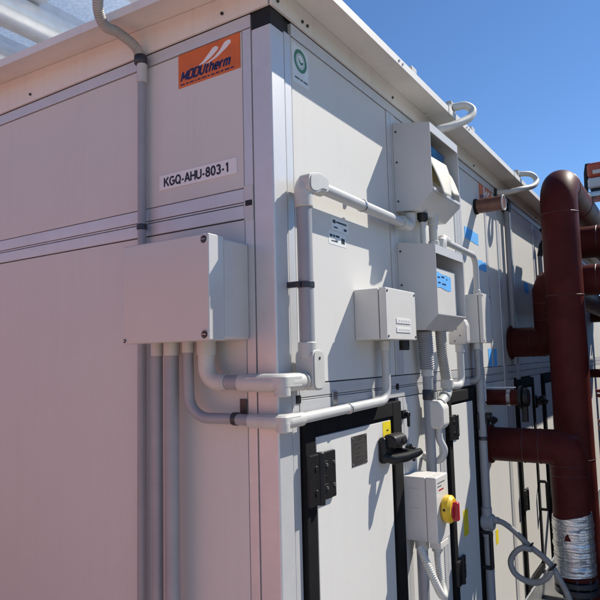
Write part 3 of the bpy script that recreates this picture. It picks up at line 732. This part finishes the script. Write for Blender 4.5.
t = thing('looped_hose_conduit', 'pale ribbed hose from the lower hood to a rounded white box', 'conduit', (.1, 1.3, 1.7))
MB().corr(spline([(.1, 1.275, 1.722), (.1, 1.285, 1.62), (.1, 1.315, 1.53), (.1, 1.335, 1.465)]), .028, .010).build('ribbed_hose', 'hose', t)
k = MB(); k.cyl((.1, 1.335, 1.435), (.1, 1.335, 1.48), .032, 18, .003); k.tube(fil([(.1, 1.335, 1.455), (.1, 1.335, 1.41), (.10, 1.225, 1.37)], [.03], 6), .024); k.ring((.1, 1.29, 1.397), (0, .93, .37), .026, .004)
k.build('elbow', 'fitting', t)
k = MB(); k.prism([(.075, 1.25), (.115, 1.25), (.132, 1.272), (.132, 1.352), (.112, 1.385), (.06, 1.385), (.045, 1.36), (.045, 1.285)], 'y', 1.17, 1.26, .010, 3); k.build('rounded_box', 'white_box', t)
MB().tube(spline([(.09, 1.215, 1.255), (.092, 1.215, 1.20), (.11, 1.22, 1.15), (.09, 1.22, 1.105), (.04, 1.215, 1.10), (.006, 1.215, 1.12)]), .018, 12).build('hooked_tail', 'pvc_light', t)

t = thing('conduit_body', 'peaked elbow box with short conduit hooking left to the pale hose', 'conduit', (.1, 1.56, 1.65))
k = MB(); k.prism([(.05, 1.655), (.144, 1.655), (.150, 1.67), (.150, 1.755), (.138, 1.785), (.112, 1.792), (.05, 1.715)], 'y', 1.53, 1.595, .008, 3); k.cyl((.1, 1.562, 1.612), (.1, 1.562, 1.66), .024, 18, .003)
bd = k.build('elbow_box', 'box_warm', t)
k = MB()
for x, z in ((.085, 1.672), (.115, 1.70), (.095, 1.735)): k.cyl((x, 1.53, z), (x, 1.528, z), .0035, 10)
k.build('screw', 'strap', bd)
MB().tube(fil([(.1, 1.562, 1.63), (.1, 1.562, 1.438), (.1, 1.36, 1.445)], [.055], 9), .019).build('pipe', 'pvc_light', t)

t = thing('narrow_drop_conduit', 'short slim conduit bending into the wall below the narrow enclosure', 'conduit', (.03, 2.03, .2))
MB().tube(fil([(.055, 2.03, 1.64), (.055, 2.03, 1.44), (0, 2.03, 1.44)], [.04], 6), .0175).build('pipe', 'pvc', t)
MB().cyl((.055, 2.03, 1.63), (.055, 2.03, 1.669), .0215, 16, .002).build('coupling', 'fitting', t)
t = thing('branch_conduit', 'grey conduit beside the second door carrying a round branch box', 'conduit', (.05, 2.06, 0))
MB().cyl((.05, 2.06, .0 + G0), (.05, 2.06, 1.64), .025).build('pipe', 'pvc', t)
MB().cyl((.05, 2.06, 1.62), (.05, 2.06, 1.669), .029, 16, .002).build('coupling', 'pvc_light', t)
k = MB(); k.cyl((.02, 2.06, .615), (.092, 2.06, .615), .047, 24, .008); k.cyl((.05, 2.06, .53), (.05, 2.06, .70), .031, 20, .003); k.cyl((.05, 2.06, .63), (.118, 2.055, .63), .02, 16)
k.build('branch_box', 'pvc', t)
clampring((.05, 2.06, 1.1), (0, 0, 1), .025, t)

t = thing('coiled_cable', 'grey flexible cable coiled in one loop, from the branch box', 'cable', (.1, 2.15, .6))
MB().tube(spline([(.105, 2.06, .63), (.14, 2.10, .605), (.19, 2.14, .553), (.266, 2.13, .488), (.335, 2.12, .445), (.388, 2.10, .405), (.425, 2.09, .345), (.462, 2.09, .272), (.48, 2.09, .2), (.49, 2.08, .06), (.5, 2.06, -.12), (.55, 2.0, -.27), (.7, 1.9, G0 + .022)]), .0165, 14).build('sheath', 'cable', t)
MB().tube(spline([(.285, 2.095, .48), (.235, 2.09, .483), (.19, 2.085, .448), (.168, 2.08, .395), (.19, 2.075, .34), (.25, 2.07, .31), (.31, 2.07, .31), (.365, 2.07, .345), (.395, 2.075, .395)]), .0165, 14).build('loop', 'cable', t)
MB().ring((.272, 2.118, .487), (.8, 0, -.6), .026, .006).build('cable_tie', 'black', t); MB().ring((.392, 2.09, .398), (.7, 0, -.7), .027, .007).build('cable_tie', 'black', t)

# ------------------------------------------------------------------ rotary isolator
t = thing('isolator_switch', 'pale isolator switch with yellow and red rotary knob', 'switch', (0, .965, .785))
MB().box(.0038, .106, .967, 1.118, .787, 1.063, .004, 3).build('body', 'white_box', t)
MB().box(.108, .157, .965, 1.12, .785, 1.065, .005, 3).build('lid', 'white_box', t)
for z in (.90, .985): MB().box(.03, .075, .9655, .9668, z - .028, z + .028, .0005).build('knockout', 'white_box', t)
k = MB()
for z, a, L in ((1.035, .02, .09), (1.02, .02, .05)): k.box(.157, .1576, .965 + a, .965 + a + L, z, z + .005)
k.build('print', 'print_grey', t)
MB().box(.157, .1576, 1.0, 1.06, 1.003, 1.009).build('print', 'red', t)
kn = MB()
kn.cyl((.157, 1.055, .918), (.202, 1.055, .918), .060, 36, .012); kn.build('rotary_base', 'yellow', t)
k = MB(); k.box(.195, .226, 1.040, 1.070, .870, .952, .009, 3); k.cyl((.195, 1.055, .912), (.208, 1.055, .912), .036, 28, .004); k.build('rotary_knob', 'red', t)
k = MB(); k.cyl((.178, .9965, .925), (.178, .9945, .925), .006, 12); k.build('padlock_hole', 'black', t)
k = MB(); k.box(.107, .159, .99, 1.09, .756, .784, .003); k.build('lower_cover', 'white_box', t)
k = MB(); k.cyl((.06, 1.02, .74), (.06, 1.02, .787), .031, 20, .003); k.cyl((.115, 1.06, .725), (.115, 1.06, .757), .024, 18, .003); k.build('cable_gland', 'fitting', t)
t = thing('switch_conduit', 'grey conduit dropping from under the isolator switch', 'conduit', (.06, 1.02, .14))
MB().cyl((.06, 1.02, G0), (.06, 1.02, .748), .0255).build('pipe', 'pvc', t)
t = thing('looping_ribbed_hose', 'white ribbed hose looping below the isolator switch', 'hose', (.11, 1.05, .6))
MB().corr(spline([(.115, 1.06, .735), (.12, 1.055, .67), (.135, 1.04, .60), (.165, .985, .572), (.175, .925, .595), (.16, .90, .65), (.12, .91, .72), (.085, .935, .77)]), .0175, .0085).build('ribbed_hose', 'hose_pale', t)

# ------------------------------------------------------------------ red pipework
def seam(p, ax, r, parent): return MB().ring(p, ax, r, .0035, 36, 6).build('weld_seam', 'maroon_weld', parent)
def flange(p, ax, r, parent, w=.022, m='maroon'):
    ax = V(ax).normalized(); p = V(p); return MB().cyl(p - ax * w / 2, p + ax * w / 2, r, 32, .003).build('flange', m, parent)

t = thing('red_riser_pipe', 'tall dark red riser pipe arching over at the roof line', 'pipe', (.44, 2.8, 0))
MB().tube(fil([(.44, 2.8, G0), (.44, 2.8, 2.775), (.44, 8.4, 2.775)], [.19], 14), .121, 40).build('pipe', 'maroon', t)
for z in (2.545, 1.98, .9): seam((.44, 2.8, z), (0, 0, 1), .121, t)
for y in (3.0, 3.6): seam((.44, y, 2.775), (0, 1, 0), .121, t)
flange((.44, 2.8, G0 + .012), (0, 0, 1), .19, t)
for y in (5.2, 8.3):
    k = MB(); k.box(.40, .48, y - .04, y + .04, G0, 2.66, .004); k.box(.30, .58, y - .05, y + .05, 2.63, 2.658, .003); k.build('support_post', 'steel', t)

t = thing('red_offset_pipe', 'dark red pipe leaving the wall and stepping up behind the riser', 'pipe', (0, 3.03, 1.68))
MB().tube(fil([(.005, 3.045, 1.68), (.29, 3.045, 1.68), (.29, 3.045, 2.1), (1.35, 3.045, 2.1), (1.35, 3.045, G0)], [.06, .06, .15], 2), .108, 36).build('pipe', 'maroon', t)
flange((.02, 3.045, 1.68), (1, 0, 0), .125, t); flange((1.35, 3.045, G0 + .012), (0, 0, 1), .17, t)
for x in (.16,): seam((x, 3.045, 1.68), (1, 0, 0), .108, t)
seam((.29, 3.045, 1.83), (0, 0, 1), .108, t); seam((.29, 3.045, 1.95), (0, 0, 1), .108, t); seam((.62, 3.045, 2.1), (1, 0, 0), .108, t)

t = thing('red_elbow_pipe', 'dark red elbow pipe turning down into a shiny foil wrap', 'pipe', (0, 2.35, 1.03))
MB().tube(fil([(.005, 2.35, 1.03), (.47, 2.35, 1.03), (.47, 2.35, .28)], [.07], 2), .104, 40).build('pipe', 'maroon', t)
flange((.016, 2.35, 1.03), (1, 0, 0), .122, t)
seam((.225, 2.35, 1.03), (1, 0, 0), .104, t); seam((.318, 2.35, 1.03), (1, 0, 0), .104, t); seam((.47, 2.35, .93), (0, 0, 1), .104, t); seam((.47, 2.35, .872), (0, 0, 1), .104, t)
k = MB(); pts = []; rad = []; z = .305
i = 0
while z < .640:
    pts.append((.47 + random.uniform(-.0012, .0012), 2.35, z)); rad.append(.1115 + random.uniform(-.0022, .0022)); z += .006; i += 1
k.tube(pts, rad, 40); fw = k.build('foil_wrap', 'foil', t, sharp=80)
k = MB(); k.bm.faces.new([k.bm.verts.new((.455 + a, 2.2355, .53 + b)) for a, b in ((-.018, -.02), (.02, -.018), (.012, 0), (.006, .022), (-.008, .012))])
k.build('torn_patch', 'maroon', fw)
k = MB(); k.cyl((.47, 2.35, .245), (.47, 2.35, .275), .12, 30, .003); k.cyl((.47, 2.35, .20), (.47, 2.35, .235), .12, 30, .003)
for i in range(8):
    a = i * PI / 4 + .2; k.cyl((.47 + .1 * math.cos(a), 2.35 + .1 * math.sin(a), .185), (.47 + .1 * math.cos(a), 2.35 + .1 * math.sin(a), .295), .008, 8)
k.build('flange', 'strap', t)
MB().cyl((.47, 2.35, G0), (.47, 2.35, .21), .07, 28).build('valve_body', 'black', t)

t = thing('red_upper_pipe', 'dark red pipe crossing behind the riser top, then running along the unit', 'pipe', (.62, 3.4, 2.42))
MB().tube(fil([(1.38, 3.42, G0), (1.38, 3.42, 2.43), (.36, 3.42, 2.43)], [.19], 8), .121, 36).build('pipe', 'maroon', t)
MB().cyl((.63, 3.535, 2.43), (.63, 8.3, 2.43), .119, 36, .004).build('branch', 'maroon', t)
for x in (.60, 1.0): seam((x, 3.42, 2.43), (1, 0, 0), .121, t)
t = thing('red_shadow_pipe', 'dark red pipe added behind the stepped one for its shadow on the unit', 'pipe', (.3, 3.3, 2.1))  # added pipe, its shadow fills out the shade band on the wall
MB().tube(fil([(.30, 3.155, 2.1), (.30, 7.6, 2.1), (.005, 7.6, 2.1)], [.15], 6), .104, 32).build('pipe', 'maroon', t)
seam((.3, 3.6, 2.1), (0, 1, 0), .104, t)

t = thing('brown_pipe_stub', 'short brown pipe stub with white end ring under the eave', 'pipe', (0, 2.33, 2.57))
MB().cyl((.004, 2.33, 2.572), (.185, 2.33, 2.572), .047, 28).build('pipe', 'brown', t)
MB().cyl((.002, 2.33, 2.572), (.018, 2.33, 2.572), .052, 28, .002).build('collar', 'rubber', t)
k = MB(); k.ring((.186, 2.33, 2.572), (1, 0, 0), .048, .0055, 30, 8); k.build('end_ring', 'pvc_light', t)

t = thing('red_valve_stub', 'thin dark red pipe stub ending in a black valve', 'pipe', (0, 2.37, 1.32))
MB().cyl((.004, 2.37, 1.322), (.22, 2.37, 1.322), .05, 28).build('pipe', 'maroon', t)
MB().cyl((.13, 2.37, 1.322), (.155, 2.37, 1.322), .053, 28, .002).build('steel_band', 'zinc', t)
k = MB(); k.cyl((.205, 2.37, 1.322), (.225, 2.37, 1.322), .075, 26, .003); k.cyl((.225, 2.37, 1.322), (.26, 2.37, 1.322), .06, 26, .01); k.box(.215, .25, 2.35, 2.39, 1.17, 1.32, .006)
k.build('valve', 'black', t)
k = MB(); k.box(.005, .012, 2.30, 2.32, 1.30, 1.43, .001); k.box(.005, .20, 2.30, 2.312, 1.385, 1.392); k.build('bracket', 'sign_white', t)

# ------------------------------------------------------------------ hoses over the eave
t = thing('eave_hose', 'white hose looping over the eave above the upper hood', 'hose', (.05, 1.4, 2.8), 'white hoses looping over the eave')
MB().tube(spline([(.02, 1.30, 2.74), (.10, 1.34, 2.765), (.17, 1.42, 2.80), (.225, 1.52, 2.86), (.235, 1.56, 2.915), (.20, 1.545, 2.945), (.15, 1.51, 2.935), (.08, 1.47, 2.925), (0, 1.45, 2.915)]), .0215, 16).build('hose', 'hose_pale', t)
MB().box(.12, .15, 1.47, 1.54, 2.902, 2.962, .004).build('saddle', 'hose', t)
t = thing('eave_hose', 'white hose looping over the eave beside the red riser', 'hose', (.05, 2.7, 2.8), 'white hoses looping over the eave')
MB().tube(spline([(.02, 2.84, 2.78), (.10, 2.86, 2.775), (.17, 2.90, 2.79), (.235, 3.02, 2.83), (.25, 3.10, 2.89), (.22, 3.08, 2.935), (.16, 3.03, 2.94), (.08, 2.99, 2.925), (0, 2.97, 2.915)]), .020, 16).build('hose', 'hose_pale', t)
MB().box(.12, .15, 2.97, 3.05, 2.902, 2.962, .004).build('saddle', 'hose', t)

# ------------------------------------------------------------------ valve actuator on the far pipe run
t = thing('valve_actuator', 'orange and grey actuator sitting on the red overhead pipe', 'actuator', (.5, 4.0, 2.87))
MB().box(.33, .80, 3.9, 4.12, 2.885, 2.935, .01, 3).build('saddle', 'foil', t)
MB().box(.52, .78, 3.93, 4.10, 2.938, 2.965, .006, 3).build('neck', 'black', t)
MB().box(.50, .79, 3.92, 4.10, 2.968, 3.06, .022, 4).build('housing', 'hood', t)
MB().box(.50, .79, 3.92, 4.10, 3.063, 3.19, .03, 5).build('cap', 'orange_cap', t)
MB().box(.545, .745, 3.912, 3.93, 3.085, 3.12, .006, 3).build('front_plate', 'box_warm', t)
k = MB(); k.prism([(.465, 2.94), (.488, 2.94), (.497, 3.10), (.53, 3.14), (.53, 3.20), (.485, 3.20), (.47, 3.12)], 'y', 3.97, 4.05, .004); k.build('bracket', 'black', t)

# ------------------------------------------------------------------ far pipework and far unit seen past the riser
t = thing('red_header_pipe', 'thin dark red pipe crossing level far behind the riser', 'pipe', (.1, 5.0, 1.38))
MB().tube(fil([(.005, 5.0, 1.385), (1.2, 5.0, 1.385), (1.2, 5.0, G0)], [.1], 6), .042, 24).build('pipe', 'maroon', t)
flange((.02, 5.0, 1.385), (1, 0, 0), .07, t)
t = thing('red_valve_set', 'faded red flanged valve set standing far behind the riser', 'pipe', (.36, 5.6, 0))
k = MB(); k.cyl((.36, 5.6, G0), (.36, 5.6, 1.12), .07, 26); k.build('pipe', 'brick_pipe', t)
for z in (1.13, 1.18, .86, .80): flange((.36, 5.6, z), (0, 0, 1), .12, t, .03, 'brick_pipe')
k = MB(); k.cyl((.36, 5.6, 1.18), (.36, 5.6, 1.27), .05, 20, .01); k.cyl((.36, 5.5, .98), (.36, 5.42, .98), .06, 20, .008); k.build('valve_body', 'brick_pipe', t)
t = thing('grey_conduit_riser', 'grey conduit on the far panel beside the section post', 'conduit', (.03, 3.05, .2))
MB().cyl((.03, 3.05, 1.52), (.03, 3.05, 2.68), .022).build('pipe', 'pvc', t)
MB().box(.0006, .055, 3.015, 3.085, 2.675, 2.735, .006).build('gland_box', 'black', t)
t = thing('grey_conduit_riser', 'grey conduit on the far panel behind the red riser', 'conduit', (.03, 4.2, .2))
MB().cyl((.03, 4.2, 1.6), (.03, 4.2, 2.5), .02).build('pipe', 'pvc', t)
MB().tube(spline([(.03, 4.2, 2.48), (.05, 4.21, 2.58), (.09, 4.23, 2.66), (.05, 4.26, 2.74)]), .024, 12).build('elbow', 'black', t)
far = thing('distant_cabinet', 'white cabinet with grey louvre far behind the red riser', 'cabinet', (1.2, 9.8, 0))
MB().box(.3, 2.4, 9.6, 11, G0, 2.0, .01).build('body', 'panel', far)
k = MB()
for i in range(14): k.box(.5, 1.1, 9.57, 9.6, .5 + i * .09, .55 + i * .09)
k.build('louvre', 'hood', far)

# ------------------------------------------------------------------ canopy with clad pipes above the unit
cn = thing('pipe_canopy', 'pale blue sheeted canopy on steel frame high above the unit roof', 'canopy', (-3, 2.4, 0))
k = MB().box(-5.2, -1.35, -.3, 5.5, 4.28, 4.30); k.build('sheeting', 'canopy', cn)
k = MB()
for x in (-5.1, -3.42, -2.72, -2.06, -1.42): k.box(x - .03, x + .03, -.28, 5.48, 4.19, 4.278, .004)
k.build('purlin', 'clad', cn)
k = MB()
for y in (.72, 2.4, 5.0): k.box(-5.2, -1.36, y - .05, y + .05, 4.06, 4.185, .004)
k.build('beam', 'clad', cn)
for y in (2.4, 5.0):
    MB().box(-5.15, -5.05, y - .05, y + .05, G0, 4.055, .004).build('post', 'steel', cn)
    MB().box(-1.5, -1.42, y - .04, y + .04, 2.97, 4.055, .004).build('post', 'steel', cn)
for x, r, lab in ((-2.50, .115, 'aluminium clad pipe under the canopy, nearer the hose'), (-3.12, .11, 'aluminium clad pipe under the canopy, at the left edge')):
    t = thing('clad_pipe', lab, 'pipe', (x, 2, 3.95), 'clad pipes under the canopy')
    MB().cyl((x, -.6, 3.94), (x, 5.4, 3.94), r, 40).build('cladding', 'clad', t)
    k = MB()
    for y in (.35, 1.35, 2.35, 3.35, 4.35): k.ring((x, y, 3.94), (0, 1, 0), r, .005, 36, 6)
    k.build('band', 'zinc', t)

# ------------------------------------------------------------------ light, sky, camera
SD = V((1, 1.57, 1.89)).normalized()
sun = bpy.data.lights.new('sun', 'SUN'); sun.energy = 2.8; sun.angle = math.radians(.53); sun.color = (1, .935, .83)
so = bpy.data.objects.new('sun', sun); COL.objects.link(so); so.rotation_euler = SD.to_track_quat('Z', 'Y').to_euler(); so.location = SD * 30
wd = bpy.data.worlds.new('World'); sc.world = wd; wd.use_nodes = True
nt = wd.node_tree; sky = nt.nodes.new('ShaderNodeTexSky'); sky.sky_type = 'NISHITA'; sky.sun_disc = False
sky.sun_elevation = math.asin(SD.z); sky.sun_rotation = math.atan2(SD.x, SD.y); sky.altitude = 50; sky.air_density = 1.0; sky.dust_density = .0; sky.ozone_density = 10.5
bg = nt.nodes['Background']; bg.inputs['Strength'].default_value = .056; nt.links.new(sky.outputs[0], bg.inputs['Color'])

cam = bpy.data.cameras.new('camera'); cam.sensor_fit = 'HORIZONTAL'; cam.sensor_width = 36; cam.lens = 607.7 / 600 * 36; cam.clip_start = .02; cam.clip_end = 400
co = bpy.data.objects.new('camera', cam); COL.objects.link(co); sc.camera = co
yaw, pit, rol = math.radians(32.6), math.radians(5.507), math.radians(-1.419)
F = V((-math.sin(yaw) * math.cos(pit), math.cos(yaw) * math.cos(pit), math.sin(pit))); R = V((math.cos(yaw), math.sin(yaw), 0)); U = R.cross(F)
R2 = math.cos(rol) * R + math.sin(rol) * U; U2 = -math.sin(rol) * R + math.cos(rol) * U
co.matrix_world = Matrix(((R2.x, U2.x, -F.x, 1.13982), (R2.y, U2.y, -F.y, -1.63389), (R2.z, U2.z, -F.z, 1.6), (0, 0, 0, 1)))

sc.view_settings.view_transform = 'Standard'; sc.view_settings.look = 'None'; sc.view_settings.exposure = 1.28; sc.view_settings.gamma = 1; sc.view_settings.use_curve_mapping = False
sc.render.engine = 'CYCLES'; sc.cycles.max_bounces = 6; sc.cycles.diffuse_bounces = 4; sc.cycles.use_denoising = True
